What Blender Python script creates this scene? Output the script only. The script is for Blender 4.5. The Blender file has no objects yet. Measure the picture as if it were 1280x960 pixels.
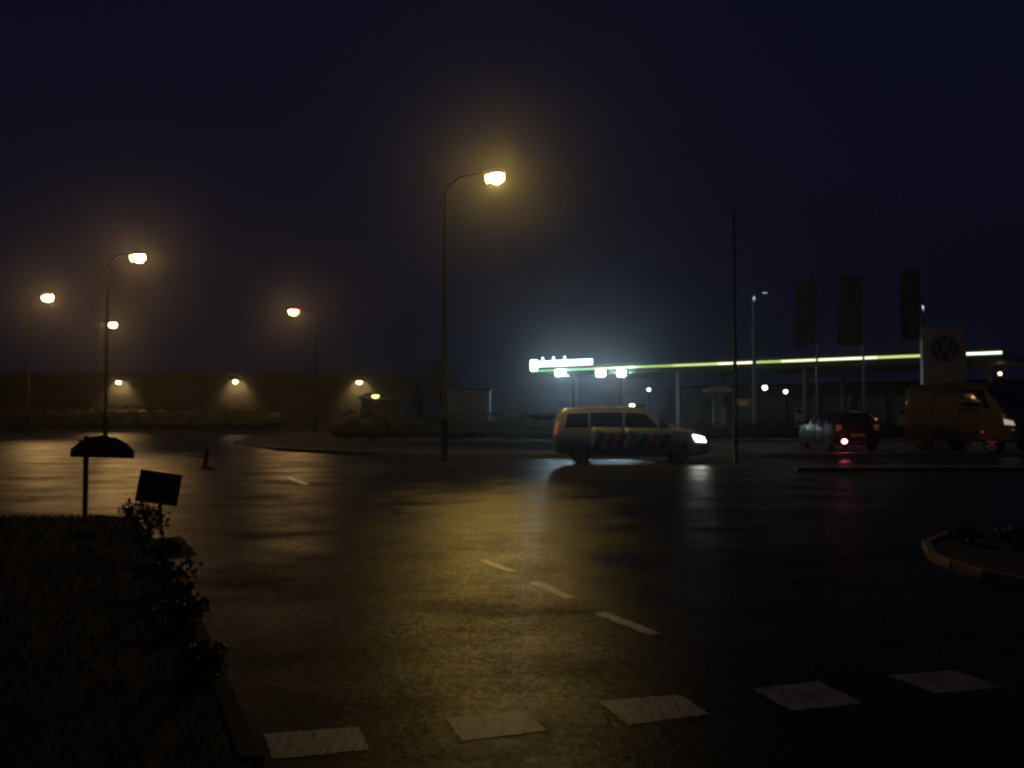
import bpy, bmesh, math, random
from mathutils import Vector, Matrix
random.seed(7)
R = math.radians
PI = math.pi
sc = bpy.context.scene
col = sc.collection

# ---------------------------------------------------------------- camera, world, exposure
CAM_H = 1.45
F = 1080.0                                   # focal length in units of a 1280 px wide picture
PITCH = math.atan(34.0 / F)
cam_d = bpy.data.cameras.new('camera'); cam = bpy.data.objects.new('camera', cam_d); col.objects.link(cam)
cam_d.sensor_width = 36.0; cam_d.lens = 36.0 * F / 1280.0
cam_d.clip_start = 0.05; cam_d.clip_end = 6000
cam.location = (0, 0, CAM_H); cam.rotation_euler = (PI / 2 + PITCH, 0, 0)
sc.camera = cam
W = bpy.data.worlds.new('World'); sc.world = W; W.use_nodes = True
nt = W.node_tree; bg = nt.nodes['Background']
sky = nt.nodes.new('ShaderNodeTexSky'); sky.sky_type = 'NISHITA'; sky.sun_disc = False
sky.sun_elevation = R(-3.0); sky.sun_rotation = R(200)
sky.air_density = 1.0; sky.dust_density = 0.4; sky.ozone_density = 4.0
nt.links.new(sky.outputs[0], bg.inputs[0]); bg.inputs[1].default_value = 0.05
# faint glow of a night sky over a town added to the last blue of dusk
bg2 = nt.nodes.new('ShaderNodeBackground'); bg2.inputs[0].default_value = (0.30, 0.34, 1.0, 1); bg2.inputs[1].default_value = 0.009
addw = nt.nodes.new('ShaderNodeAddShader')
nt.links.new(bg.outputs[0], addw.inputs[0]); nt.links.new(bg2.outputs[0], addw.inputs[1])
nt.links.new(addw.outputs[0], nt.nodes['World Output'].inputs[0])
sc.view_settings.view_transform = 'Standard'; sc.view_settings.look = 'None'
sc.view_settings.exposure = 0.0; sc.view_settings.gamma = 1.0
sc.cycles.use_denoising = True
sc.cycles.filter_width = 2.6                 # soft lens of a phone at night
sc.cycles.max_bounces = 5; sc.cycles.diffuse_bounces = 2; sc.cycles.glossy_bounces = 3
sc.cycles.transmission_bounces = 2; sc.cycles.volume_bounces = 0; sc.cycles.transparent_max_bounces = 6
sc.cycles.use_light_tree = True
sc.cycles.sample_clamp_indirect = 4.0
sc.cycles.caustics_reflective = False; sc.cycles.caustics_refractive = False

def at(px, py, d):
    """point at distance d (metres, along y) seen at px,py of the 1280x960 picture"""
    u = (px - 640) / F; v = (480 - py) / F
    k = math.cos(PITCH) - v * math.sin(PITCH)
    return Vector((u / k * d, d, CAM_H + (math.sin(PITCH) + v * math.cos(PITCH)) / k * d))
def gd(px, py, z=0.0):
    """point of the ground seen at px,py"""
    p = at(px, py, 1.0); t = (z - CAM_H) / (p.z - CAM_H)
    return Vector((p.x * t, t, z))

# ---------------------------------------------------------------- materials
MATS = {}
def mat(name, color, rough=0.6, metal=0.0, emit=None, es=0.0, noise=0.15, scale=8.0, bump=0.0, coat=0.0, spec=0.5):
    if name in MATS: return MATS[name]
    m = bpy.data.materials.new(name); m.use_nodes = True; t = m.node_tree
    b = t.nodes['Principled BSDF']
    b.inputs['Base Color'].default_value = (*color, 1); b.inputs['Roughness'].default_value = rough
    b.inputs['Metallic'].default_value = metal; b.inputs['Coat Weight'].default_value = coat
    b.inputs['Specular IOR Level'].default_value = spec
    if emit:
        b.inputs['Emission Color'].default_value = (*emit, 1); b.inputs['Emission Strength'].default_value = es
    if noise > 0 or bump > 0:
        tc = t.nodes.new('ShaderNodeTexCoord'); n = t.nodes.new('ShaderNodeTexNoise')
        n.inputs['Scale'].default_value = scale; n.inputs['Detail'].default_value = 5
        t.links.new(tc.outputs['Object'], n.inputs['Vector'])
        mr = t.nodes.new('ShaderNodeMapRange'); mr.inputs[3].default_value = 1 - noise; mr.inputs[4].default_value = 1 + noise
        mr.inputs[1].default_value = .3; mr.inputs[2].default_value = .7
        t.links.new(n.outputs[0], mr.inputs[0])
        mx = t.nodes.new('ShaderNodeVectorMath'); mx.operation = 'SCALE'; mx.inputs[0].default_value = color
        t.links.new(mr.outputs[0], mx.inputs['Scale']); t.links.new(mx.outputs[0], b.inputs['Base Color'])
        if bump > 0:
            bp = t.nodes.new('ShaderNodeBump'); bp.inputs['Strength'].default_value = bump; bp.inputs['Distance'].default_value = .02
            t.links.new(n.outputs[0], bp.inputs['Height']); t.links.new(bp.outputs[0], b.inputs['Normal'])
    MATS[name] = m
    return m

def wet_asphalt():
    m = bpy.data.materials.new('wet_asphalt'); m.use_nodes = True; t = m.node_tree; b = t.nodes['Principled BSDF']
    L = t.links.new
    geo = t.nodes.new('ShaderNodeNewGeometry')
    def noise(scale, detail=4, vec=None, rough=.55):
        n = t.nodes.new('ShaderNodeTexNoise'); n.inputs['Scale'].default_value = scale; n.inputs['Detail'].default_value = detail
        n.inputs['Roughness'].default_value = rough
        L(vec or geo.outputs['Position'], n.inputs['Vector']); return n
    mp = t.nodes.new('ShaderNodeMapping'); mp.inputs['Scale'].default_value = (.7, 1.0, 1.0); mp.inputs['Rotation'].default_value = (0, 0, R(-8))
    L(geo.outputs['Position'], mp.inputs['Vector'])
    patches = noise(.9, 7, mp.outputs[0], .68)       # wet and drier bands across the road
    fine = noise(70, 4); grit = noise(38, 3, None, .7); aggregate = noise(16, 5, None, .6); swell = noise(.5, 3)
    def rng(src, a, b_, c, d):
        r = t.nodes.new('ShaderNodeMapRange'); r.inputs[1].default_value = a; r.inputs[2].default_value = b_
        r.inputs[3].default_value = c; r.inputs[4].default_value = d; L(src, r.inputs[0]); return r.outputs[0]
    ramp = t.nodes.new('ShaderNodeMix'); ramp.data_type = 'RGBA'
    ramp.inputs[6].default_value = (.018, .018, .0175, 1); ramp.inputs[7].default_value = (.050, .049, .046, 1)
    L(rng(fine.outputs[0], .35, .65, 0, 1), ramp.inputs[0])
    # the film of water: Beckmann gloss, thinner and thicker from place to place, broken up by the aggregate
    b1 = t.nodes.new('ShaderNodeBump'); b1.inputs['Strength'].default_value = .5; b1.inputs['Distance'].default_value = .004
    b2 = t.nodes.new('ShaderNodeBump'); b2.inputs['Strength'].default_value = .35; b2.inputs['Distance'].default_value = .012
    L(fine.outputs[0], b1.inputs['Height']); L(aggregate.outputs[0], b2.inputs['Height']); L(b2.outputs[0], b1.inputs['Normal'])
    dif = t.nodes.new('ShaderNodeBsdfDiffuse'); L(ramp.outputs[2], dif.inputs['Color']); L(b1.outputs[0], dif.inputs['Normal'])
    gl = t.nodes.new('ShaderNodeBsdfAnisotropic'); gl.distribution = 'BECKMANN'
    gl.inputs['Color'].default_value = (1, 1, 1, 1)
    L(rng(patches.outputs[0], .36, .64, .36, .50), gl.inputs['Roughness']); L(b1.outputs[0], gl.inputs['Normal'])
    fr = t.nodes.new('ShaderNodeFresnel'); fr.inputs['IOR'].default_value = 1.33
    def mul(a, b_):
        q = t.nodes.new('ShaderNodeMath'); q.operation = 'MULTIPLY'; L(a, q.inputs[0])
        if isinstance(b_, (int, float)): q.inputs[1].default_value = b_
        else: L(b_, q.inputs[1])
        return q.outputs[0]
    wet = mul(rng(patches.outputs[0], .34, .66, .66, .20), rng(grit.outputs[0], .40, .62, .6, 1.3))
    wet = mul(wet, rng(aggregate.outputs[0], .38, .62, .7, 1.25))
    mixn = t.nodes.new('ShaderNodeMixShader'); L(mul(fr.outputs[0], wet), mixn.inputs[0]); L(dif.outputs[0], mixn.inputs[1]); L(gl.outputs[0], mixn.inputs[2])
    L(mixn.outputs[0], t.nodes['Material Output'].inputs['Surface']); t.nodes.remove(b)
    return m
ASPHALT = wet_asphalt()

def road_paint(name, lo, hi, gloss=.95):
    m = bpy.data.materials.new(name); m.use_nodes = True; t = m.node_tree; b = t.nodes['Principled BSDF']; L = t.links.new
    geo = t.nodes.new('ShaderNodeNewGeometry'); n = t.nodes.new('ShaderNodeTexNoise'); n.inputs['Scale'].default_value = 90; n.inputs['Detail'].default_value = 7
    L(geo.outputs['Position'], n.inputs['Vector'])
    mp = t.nodes.new('ShaderNodeMapping'); mp.inputs['Scale'].default_value = (38, 5, 1); mp.inputs['Rotation'].default_value = (0, 0, R(14)); L(geo.outputs['Position'], mp.inputs['Vector'])
    g = t.nodes.new('ShaderNodeTexNoise'); g.inputs['Scale'].default_value = 1.0; g.inputs['Detail'].default_value = 2; L(mp.outputs[0], g.inputs['Vector'])
    ad = t.nodes.new('ShaderNodeMath'); ad.operation = 'MULTIPLY'; L(n.outputs[0], ad.inputs[0]); L(g.outputs[0], ad.inputs[1])
    r = t.nodes.new('ShaderNodeMapRange'); r.inputs[1].default_value = .16; r.inputs[2].default_value = .29; L(ad.outputs[0], r.inputs[0])
    mx = t.nodes.new('ShaderNodeMix'); mx.data_type = 'RGBA'; mx.inputs[6].default_value = lo; mx.inputs[7].default_value = hi
    L(r.outputs[0], mx.inputs[0]); L(mx.outputs[2], b.inputs['Base Color']); b.inputs['Roughness'].default_value = .44; b.inputs['Specular IOR Level'].default_value = .9
    bp = t.nodes.new('ShaderNodeBump'); bp.inputs['Strength'].default_value = .4; bp.inputs['Distance'].default_value = .01
    L(n.outputs[0], bp.inputs['Height']); L(bp.outputs[0], b.inputs['Normal'])
    # a film of rain on the paint as on the asphalt
    b.inputs['Specular IOR Level'].default_value = .2; b.inputs['Roughness'].default_value = .8
    gl = t.nodes.new('ShaderNodeBsdfAnisotropic'); gl.distribution = 'BECKMANN'; gl.inputs['Roughness'].default_value = .40; L(bp.outputs[0], gl.inputs['Normal'])
    fr = t.nodes.new('ShaderNodeFresnel'); fr.inputs['IOR'].default_value = 1.33
    q = t.nodes.new('ShaderNodeMath'); q.operation = 'MULTIPLY'; L(fr.outputs[0], q.inputs[0]); q.inputs[1].default_value = gloss
    mxs = t.nodes.new('ShaderNodeMixShader'); L(q.outputs[0], mxs.inputs[0]); L(b.outputs[0], mxs.inputs[1]); L(gl.outputs[0], mxs.inputs[2])
    L(mxs.outputs[0], t.nodes['Material Output'].inputs['Surface'])
    return m
PAINT = road_paint('worn_block_paint', (.10, .095, .085, 1), (.42, .40, .35, 1))
DPAINT = road_paint('lane_dash_paint', (.40, .38, .30, 1), (.80, .77, .66, 1), 1.0)

GALV = mat('galvanised_steel', (.30, .31, .32), .5, .6, scale=5)
DARKM = mat('dark_painted_metal', (.020, .020, .022), .6, spec=.3)
HOUSING = mat('lamp_housing_grey', (.13, .13, .135), .5)
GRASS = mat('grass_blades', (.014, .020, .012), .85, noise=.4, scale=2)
LEAF = mat('dark_shrub_leaves', (.040, .052, .020), .5, noise=.4, scale=4)
BARK = mat('bark', (.06, .045, .03), .85, bump=.5, scale=20)
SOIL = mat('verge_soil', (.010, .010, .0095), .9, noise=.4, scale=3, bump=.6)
KERB = mat('kerb_concrete', (.11, .105, .10), .55, noise=.25, scale=6, bump=.3)
YKERB = mat('ochre_painted_kerb', (.26, .17, .08), .55, noise=.35, scale=9, bump=.3)
BRICKP = mat('reddish_brown_pavers', (.14, .06, .045), .6, noise=.3, scale=5, bump=.3)
RUBBER = mat('tyre_rubber', (.018, .018, .018), .75, noise=.1)
RIM = mat('wheel_rim_alloy', (.32, .32, .33), .35, .8)
GLASS = mat('car_window_glass', (.008, .010, .012), .08, noise=0, spec=.6)
def lamp_mat(name, c, s): return mat(name, (.8, .8, .8), .4, emit=c, es=s, noise=0)
SODIUM = lamp_mat('sodium_lamp_glow', (1.0, .63, .14), 540)
SODIUM2 = lamp_mat('sodium_lamp_glow_orange', (1.0, .56, .19), 215)

# ---------------------------------------------------------------- mesh helpers
class MB:
    def __init__(s): s.v = []; s.f = []; s.m = []
    def add(s, vs, fs, mi=0):
        o = len(s.v); s.v += [tuple(v) for v in vs]; s.f += [tuple(i + o for i in f) for f in fs]; s.m += [mi] * len(fs)
    def box(s, c, size, rz=0.0, mi=0, M=None, bevel=0.0):
        bm = bmesh.new(); bmesh.ops.create_cube(bm, size=1)
        bmesh.ops.scale(bm, vec=size, verts=bm.verts)
        if bevel > 0: bmesh.ops.bevel(bm, geom=bm.edges[:], offset=bevel, segments=2, affect='EDGES', profile=.6)
        T = Matrix.Translation(c) @ Matrix.Rotation(rz, 4, 'Z')
        if M is not None: T = M @ T
        bm.verts.index_update()
        s.add([T @ v.co for v in bm.verts], [[v.index for v in f.verts] for f in bm.faces], mi); bm.free()
    def tube(s, pts, r, n=10, mi=0, cap=True):
        pts = [Vector(p) for p in pts]; rs = r if isinstance(r, (list, tuple)) else [r] * len(pts)
        vs = []; fs = []
        for i, p in enumerate(pts):
            a = pts[max(0, i - 1)]; b = pts[min(len(pts) - 1, i + 1)]; d = (b - a).normalized()
            up = Vector((0, 0, 1)) if abs(d.z) < .95 else Vector((1, 0, 0))
            x = d.cross(up).normalized(); y = d.cross(x).normalized()
            for k in range(n):
                t = 2 * PI * k / n; vs.append(p + (x * math.cos(t) + y * math.sin(t)) * rs[i])
        for i in range(len(pts) - 1):
            for k in range(n):
                k2 = (k + 1) % n; fs.append((i * n + k, i * n + k2, (i + 1) * n + k2, (i + 1) * n + k))
        if cap: fs.append(tuple(range(n))); fs.append(tuple(reversed(range((len(pts) - 1) * n, len(pts) * n))))
        s.add(vs, fs, mi)
    def ell(s, c, rad, nu=14, nv=8, M=None, mi=0, z0=-1.0, z1=1.0):
        vs = []; fs = []
        for j in range(nv + 1):
            a = math.asin(z0) + (math.asin(z1) - math.asin(z0)) * j / nv
            for i in range(nu):
                t = 2 * PI * i / nu; p = Vector((rad[0] * math.cos(a) * math.cos(t), rad[1] * math.cos(a) * math.sin(t), rad[2] * math.sin(a)))
                p += Vector(c); vs.append(M @ p if M is not None else p)
        for j in range(nv):
            for i in range(nu):
                i2 = (i + 1) % nu; fs.append((j * nu + i, j * nu + i2, (j + 1) * nu + i2, (j + 1) * nu + i))
        s.add(vs, fs, mi)
    def prism(s, poly, z0, z1, mi=0):
        n = len(poly); vs = [(p[0], p[1], z0) for p in poly] + [(p[0], p[1], z1) for p in poly]
        fs = [tuple(reversed(range(n))), tuple(range(n, 2 * n))] + [(i, (i + 1) % n, n + (i + 1) % n, n + i) for i in range(n)]
        s.add(vs, fs, mi)
    def build(s, name, mats, parent=None, smooth=False):
        me = bpy.data.meshes.new(name); me.from_pydata(s.v, [], s.f)
        for m in (mats if isinstance(mats, (list, tuple)) else [mats]): me.materials.append(m)
        me.polygons.foreach_set('material_index', s.m)
        if smooth: me.shade_smooth()
        me.update()
        o = bpy.data.objects.new(name, me); col.objects.link(o)
        if parent: o.parent = parent
        return o
def tag(o, label=None, cat=None, group=None, kind=None):
    if label: o['label'] = label
    if cat: o['category'] = cat
    if group: o['group'] = group
    if kind: o['kind'] = kind
    return o
def empty(name, loc, rz=0.0, label=None, cat=None, group=None):
    o = bpy.data.objects.new(name, None); col.objects.link(o); o.location = loc; o.rotation_euler = (0, 0, rz)
    o.empty_display_size = .2
    return tag(o, label, cat, group)
def copy_tree(o, parent=None):
    c = o.copy(); col.objects.link(c)
    if parent: c.parent = parent
    for ch in list(o.children): copy_tree(ch, c)
    return c
def light(kind, name, parent, loc, power, color, rot=None, **kw):
    l = bpy.data.lights.new(name, kind); l.energy = power; l.color = color
    for k, v in kw.items(): setattr(l, k, v)
    o = bpy.data.objects.new(name, l); col.objects.link(o); o.location = loc; o.parent = parent
    if rot: o.rotation_euler = rot
    return o

# ---------------------------------------------------------------- the setting
def sheet(name, poly, z, m, parent=None, kind='structure'):
    b = MB(); b.add([(p[0], p[1], z) for p in poly], [tuple(range(len(poly)))]); o = b.build(name, m, parent)
    if kind and not parent: tag(o, kind=kind)
    return o
G = 1200
sheet('ground', [(-G, -30), (G, -30), (G, G), (-G, G)], -.012, SOIL)
# wet asphalt: the crossing in front, the cross road the car drives on, the arm leaving to the far left
road_poly = [(-75, -12), (75, -12), (75, 23.2), (14, 23.2)]
road_poly = [(-75, -12), (75, -12), (75, 27.2), (8, 27.2), (-1, 27.4), (-4.5, 28.2), (-8.5, 31.5), (-12.5, 39), (-15, 50), (-16, 60), (-75, 60)]
road = sheet('road', road_poly, 0, ASPHALT)
# forecourt of the filling station
sheet('forecourt', [(8.6, 27.6), (75, 27.6), (75, 120), (-5, 120), (-5, 70), (8.6, 46)], -.004, mat('forecourt_concrete', (.10, .10, .10), .5, noise=.3, scale=.8, bump=.2))

def grow(o): return o
def px_quad(c): return [gd(*p) for p in c]
blocks = [[(330, 918), (447, 909), (463, 938), (340, 950)], [(557, 899), (655, 889), (683, 914), (577, 927)],
          [(748, 877), (850, 869), (887, 893), (785, 907)], [(941, 862), (1024, 852), (1079, 880), (989, 889)],
          [(1109, 845), (1194, 838), (1255, 860), (1169, 867)]]
def marking(pts, name):
    # thermoplastic 3 mm thick with slightly ragged edges
    n = 10; out = []
    for i in range(4):
        a = pts[i]; b = pts[(i + 1) % 4]
        for k in range(n):
            p = a.lerp(b, k / n); j = .004 if k else .002
            out.append((p.x + random.uniform(-j, j), p.y + random.uniform(-j, j)))
    m = MB(); out = out[::-1] if False else out
    # orientation
    area = sum(out[i][0] * out[(i + 1) % len(out)][1] - out[(i + 1) % len(out)][0] * out[i][1] for i in range(len(out)))
    if area < 0: out = out[::-1]
    m.prism(out, .0008, .0032); return m.build(name, DPAINT if 'dash' in name else PAINT, road)
for q in blocks: marking(px_quad(q), 'crossing_block')
# one more block outside the left edge keeps the row going
def dash(p0, p1, w=.10):
    a = gd(*p0); b = gd(*p1); d = (b - a).normalized(); n = Vector((-d.y, d.x, 0)) * w / 2
    marking([a - n, b - n, b + n, a + n], 'lane_dash')
dash((603, 701), (640, 715)); dash((668, 728), (713, 748)); dash((750, 766), (818, 793))
dash((361, 597), (369, 600), .12); dash((370, 600), (383, 606), .16)

# far kerb of the cross road, right: single kerbstones
kerb = tag(MB().build('kerb', KERB), kind='structure')
def kerbstones(path, parent, m, length=1.0, h=.12, w=.16, name='kerbstone'):
    pts = [Vector((p[0], p[1], 0)) for p in path]; seg = []; acc = 0
    for a, b in zip(pts, pts[1:]):
        n = max(1, round((b - a).length / length))
        for k in range(n):
            p = a.lerp(b, k / n); q = a.lerp(b, (k + 1) / n); c = (p + q) / 2; ang = math.atan2(q.y - p.y, q.x - p.x)
            mb = MB(); mb.box((0, 0, 0), ((q - p).length - .012, w, h + .05), bevel=.012)
            o = mb.build(name, m, parent); o.location = (c.x + random.uniform(-.004, .004), c.y, h / 2 - .02 + random.uniform(-.006, .006)); o.rotation_euler = (0, 0, ang)
kerbstones([(8.2, 27.4), (34, 27.4)], kerb, KERB)
kerbstones([(-1, 27.6), (8.2, 27.4)], kerb, KERB)
kerbstones([(-1, 27.6), (-4.5, 28.4), (-8.5, 31.7), (-12.5, 39.2)], kerb, KERB)
# traffic island in the cross road at the right: pale raised strip
isl = tag(sheet('traffic_island', [(6.9, 21.1), (30, 20.6), (30, 22.2), (7.4, 21.9), (6.9, 21.6)], .075, mat('pale_paving', (.20, .185, .165), .5, noise=.3, scale=2, bump=.2), kind=None), kind='structure')
kerbstones([(6.9, 21.05), (30, 20.55)], isl, KERB, h=.09)
# planted corner at the right with an ochre kerb
def arc_px(pts): return [gd(*p, z=.05) for p in pts]
cp = arc_px([(1225, 662), (1182, 668), (1158, 678), (1166, 692), (1195, 705), (1235, 717), (1290, 727), (1370, 738), (1480, 745)])
poly = [(p.x, p.y) for p in cp]
cb = MB(); cb.add([(x, y, .04) for x, y in poly] + [(22, 7.6, .04), (24, 12, .04)], [tuple(range(len(poly) + 2))][::1])
bed = tag(cb.build('corner_bed', SOIL), kind='structure')
kerbstones(poly, bed, YKERB, length=.6, h=.07, w=.09)

# ---------------------------------------------------------------- vegetation
def leaf_cloud(mb, c, rad, n, s, squash=1.0, shell=.5):
    for _ in range(n):
        while True:
            p = Vector((random.uniform(-1, 1), random.uniform(-1, 1), random.uniform(-1, 1)))
            if shell * random.random() < p.length < 1: break
        q = Vector((p.x * rad[0], p.y * rad[1], p.z * rad[2])) + Vector(c)
        a = Vector((random.gauss(0, 1), random.gauss(0, 1), random.gauss(0, 1))).normalized()
        b = a.cross(Vector((random.gauss(0, 1), random.gauss(0, 1), random.gauss(0, 1)))).normalized()
        l = s * random.uniform(.6, 1.3)
        mb.add([q - a * l, q - b * l * .45, q + a * l, q + b * l * .45], [(0, 1, 2, 3)])
def shrub(loc, h, w, n, leaf, label, group):
    e = empty('shrub', loc, random.uniform(0, 6), label, 'shrub', group)
    st = MB(); ends = []
    for k in range(7):
        a = random.uniform(0, 2 * PI); r = random.uniform(.2, .8) * w; t = Vector((math.cos(a) * r, math.sin(a) * r, h * random.uniform(.55, .95)))
        st.tube([(0, 0, -.02), (t.x * .35, t.y * .35, t.z * .5), t], [.012, .008, .004], 5); ends.append(t)
    st.build('stem', BARK, e)
    lb = MB()
    for t in ends: leaf_cloud(lb, t * .9, (w * .42, w * .42, h * .28), n // 8, leaf)
    leaf_cloud(lb, (0, 0, h * .42), (w * .9, w * .9, h * .40), n // 4, leaf)
    lb.build('foliage', LEAF, e)
    return e
# verge at the left foreground: hedge-like bed whose edge runs towards the camera
edge = [gd(166, 652), gd(196, 690), gd(226, 745), gd(256, 810), gd(284, 880), gd(316, 960)]
vp = [(p.x, p.y) for p in edge]
vb = MB(); vpoly = [(-30, 11.9), (-5.6, 11.7)] + vp + [(vp[-1][0] + .3, 1.5), (vp[-1][0] + .3, -3), (-30, -3)]
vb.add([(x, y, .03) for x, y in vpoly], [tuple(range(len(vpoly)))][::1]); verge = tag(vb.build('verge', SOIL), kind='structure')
kerbstones([(-5.6, 11.75)] + vp, verge, mat('dark_verge_kerb', (.025, .025, .018), .85, noise=.4, spec=.2), length=.9, h=.04, w=.1)  # verge kerbstones in a very dark tone of their own
def in_poly(x, y, P):
    c = False
    for i in range(len(P)):
        x1, y1 = P[i]; x2, y2 = P[i - 1]
        if (y1 > y) != (y2 > y) and x < (x2 - x1) * (y - y1) / (y2 - y1) + x1: c = not c
    return c
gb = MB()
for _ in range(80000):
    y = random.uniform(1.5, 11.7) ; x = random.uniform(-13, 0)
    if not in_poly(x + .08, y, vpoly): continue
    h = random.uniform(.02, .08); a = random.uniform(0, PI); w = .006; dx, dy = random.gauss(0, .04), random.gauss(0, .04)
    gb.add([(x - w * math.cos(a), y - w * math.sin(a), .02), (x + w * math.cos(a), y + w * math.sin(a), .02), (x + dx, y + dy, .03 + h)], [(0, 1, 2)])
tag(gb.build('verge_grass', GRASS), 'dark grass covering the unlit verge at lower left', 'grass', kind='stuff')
spec = [(180, 664, .34, .17, 'small leafy shrub at the far tip of the dark verge'),
        (200, 676, .40, .20, 'low shrub just in front of the dark square board on the verge edge'),
        (214, 706, .24, .20, 'ragged low shrub on the verge edge just before the tallest ones'),
        (232, 742, .26, .20, 'sparse low shrub midway along the kerb of the dark verge'),
        (250, 790, .20, .17, 'low dark shrub on the verge edge nearer than the sparse one'),
        (240, 765, .17, .16, 'thin tuft-like shrub between the sparse one and the next nearer on the verge edge'),
        (276, 850, .15, .15, 'nearest and lowest shrub on the verge edge at lower left')]
for px, py, h, w, lab in spec:
    p = gd(px, py); shrub((p.x - .12, p.y, .02), h, w * 1.15, 420, .024, lab, 'shrubs along the edge of the left verge')
# plants in the corner bed at right
for i, (px, py, h, w, lab) in enumerate([(1215, 684, .16, .22, 'small dark shrub at the rounded tip of the kerbed corner bed at right'),
                                         (1268, 690, .20, .26, 'small dark shrub by the right picture edge in the kerbed corner bed')]):
    p = gd(px, py); shrub((p.x, p.y, .04), h, w, 260, .028, lab, 'shrubs in the kerbed corner bed')

def far_hedge(x0, y0, x1, y1, h, w, label):
    e = empty('hedge', ((x0 + x1) / 2, (y0 + y1) / 2, 0), 0, label, 'hedge')
    L = math.hypot(x1 - x0, y1 - y0); a = math.atan2(y1 - y0, x1 - x0); e.rotation_euler = (0, 0, a)
    core = MB(); n = max(2, int(L / 1.3))
    for k in range(n):
        core.ell(((k + .5) / n * L - L / 2, random.uniform(-.1, .1), h * .45), (1.1, w * .42, h * .45 * random.uniform(.85, 1.0)), 8, 5)
    core.build('hedge_mass', LEAF, e)
    lb = MB()
    for k in range(int(L * 60)):
        t = random.uniform(-L / 2, L / 2); hh = h * (1 + .10 * math.sin(t * .9) + .07 * math.sin(t * 2.3 + 1))
        leaf_cloud(lb, (t, random.uniform(-w / 2, w / 2), random.uniform(.05, hh) if k % 3 else hh), (.06, .06, .05), 1, .12, shell=0)
    lb.build('foliage', LEAF, e)
far_hedge(-60, 62, -16.5, 62, 1.8, 1.1, 'long dark hedge closing off the far left road in front of the lit warehouse')
far_hedge(-9, 44, 3.5, 42, 1.25, 1.0, 'low dark hedge behind the bright central lamp post and left of the patrol car')
far_hedge(9.5, 44.5, 32, 44, .8, .8, 'low dark hedge in front of the filling station behind the flagpoles')

def tree(loc, h, cw, label, seed):
    random.seed(seed); e = empty('tree', loc, random.uniform(0, 6), label, 'tree', 'dark trees beyond the junction')
    tb = MB(); tb.tube([(0, 0, -.1), (.05, 0, h * .3), (-.05, .08, h * .6), (.05, 0, h * .9)], [.2, .15, .09, .03], 8)
    ends = []
    for k in range(9):
        a = k * 2.4; z = h * (.32 + .06 * k); r = cw * random.uniform(.5, .9) * (1 - .07 * k)
        t = Vector((math.cos(a) * r, math.sin(a) * r, z + r * .45)); tb.tube([(0, 0, z - .2), t * .55 + Vector((0, 0, z * .42)), t], [.07, .045, .015], 6); ends.append(t)
    tb.build('trunk', BARK, e)
    cb = MB()
    for t in ends: leaf_cloud(cb, t, (cw * .45, cw * .45, h * .13), 260, .14)
    leaf_cloud(cb, (0, 0, h * .85), (cw * .5, cw * .5, h * .16), 380, .14)
    cb.build('crown', LEAF, e)
tree((-6.2, 76, 0), 6.0, 2.2, 'dark tree behind the low pale shed left of the filling station', 3)
tree((-11.5, 84, 0), 5.2, 2.0, 'small dark tree between the warehouse lamps and the central lamp post', 4)
tree((52, 74, 0), 6.5, 2.6, 'dark tree beyond the canopy by the right picture edge', 5)
random.seed(11)

# ---------------------------------------------------------------- street lamps
POLEM = mat('dark_green_pole_paint', (.010, .012, .010), .85, noise=.1, spec=.15)
def street_lamp(pole_xy, head, label, hs=1.0):
    """pole, curved arm, housing with an added light-blocking collar, glowing bowl; head = point of the bowl"""
    e = empty('street_lamp', (pole_xy[0], pole_xy[1], 0), 0, label, 'street lamp', 'lit orange street lamps')
    hx = head.x - pole_xy[0]; hy = head.y - pole_xy[1]; hz = head.z; dn = Vector((hx, hy, 0)); Lh = dn.length; dn.normalize()
    p = MB(); p.tube([(0, 0, 0), (0, 0, 1.2)], [.105, .10], 12); p.tube([(0, 0, 1.2), (0, 0, hz - .35)], [.075, .05], 12); p.build('pole', POLEM, e, True)
    a = MB(); pts = [Vector((0, 0, hz - .4)), Vector((0, 0, hz - .1)) + dn * .12, Vector((0, 0, hz + .12)) + dn * .45, Vector((0, 0, hz + .2)) + dn * (Lh - .35)]
    a.tube(pts, [.045, .042, .038, .034], 8); a.build('arm', POLEM, e, True)
    ang = math.atan2(dn.y, dn.x); hs *= .86; M = Matrix.Translation((hx, hy, hz)) @ Matrix.Rotation(ang, 4, 'Z')
    h = MB(); h.ell((-.06*hs, 0, .10*hs), (.40*hs, .17*hs, .17*hs), 16, 6, M, z0=-.1, z1=.999); h.ell((-.30*hs, 0, .03*hs), (.05*hs, .19*hs, .22*hs), 14, 8, M, z0=-.999, z1=.999); h.build('housing', HOUSING, e, True)  # second ellipsoid: collar added to keep the bowl's light off arm and pole
    b = MB(); b.ell((.04, 0, 0), (.235*hs, .18*hs, .20*hs), 14, 10, M, z0=-.999, z1=.999); b.build('lamp_bowl', SODIUM if hs < .9 else SODIUM2, e, True)
    d = MB(); d.box((0, -.10, .7), (.09, .012, .35)); d.build('access_door', DARKM, e)
    return e
H1 = at(619, 222, 24.3)
street_lamp((at(556, 500, 24.8).x, 24.8), H1, 'tallest and brightest orange street lamp near the middle, pole left of the patrol car')
H2 = at(173, 322, 37); street_lamp((H2.x - 1.5, 37.4), H2, 'second brightest orange street lamp, standing above the road at left', 1.25)
H3 = at(60, 372, 50); street_lamp((H3.x - 1.4, 50.6), H3, 'leftmost orange street lamp, close to the left picture edge', 1.35)
H5 = at(367, 390, 57); street_lamp((H5.x + 1.4, 57.5), H5, 'orange street lamp standing alone between the leftmost lamps and the central one', 1.2)
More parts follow.
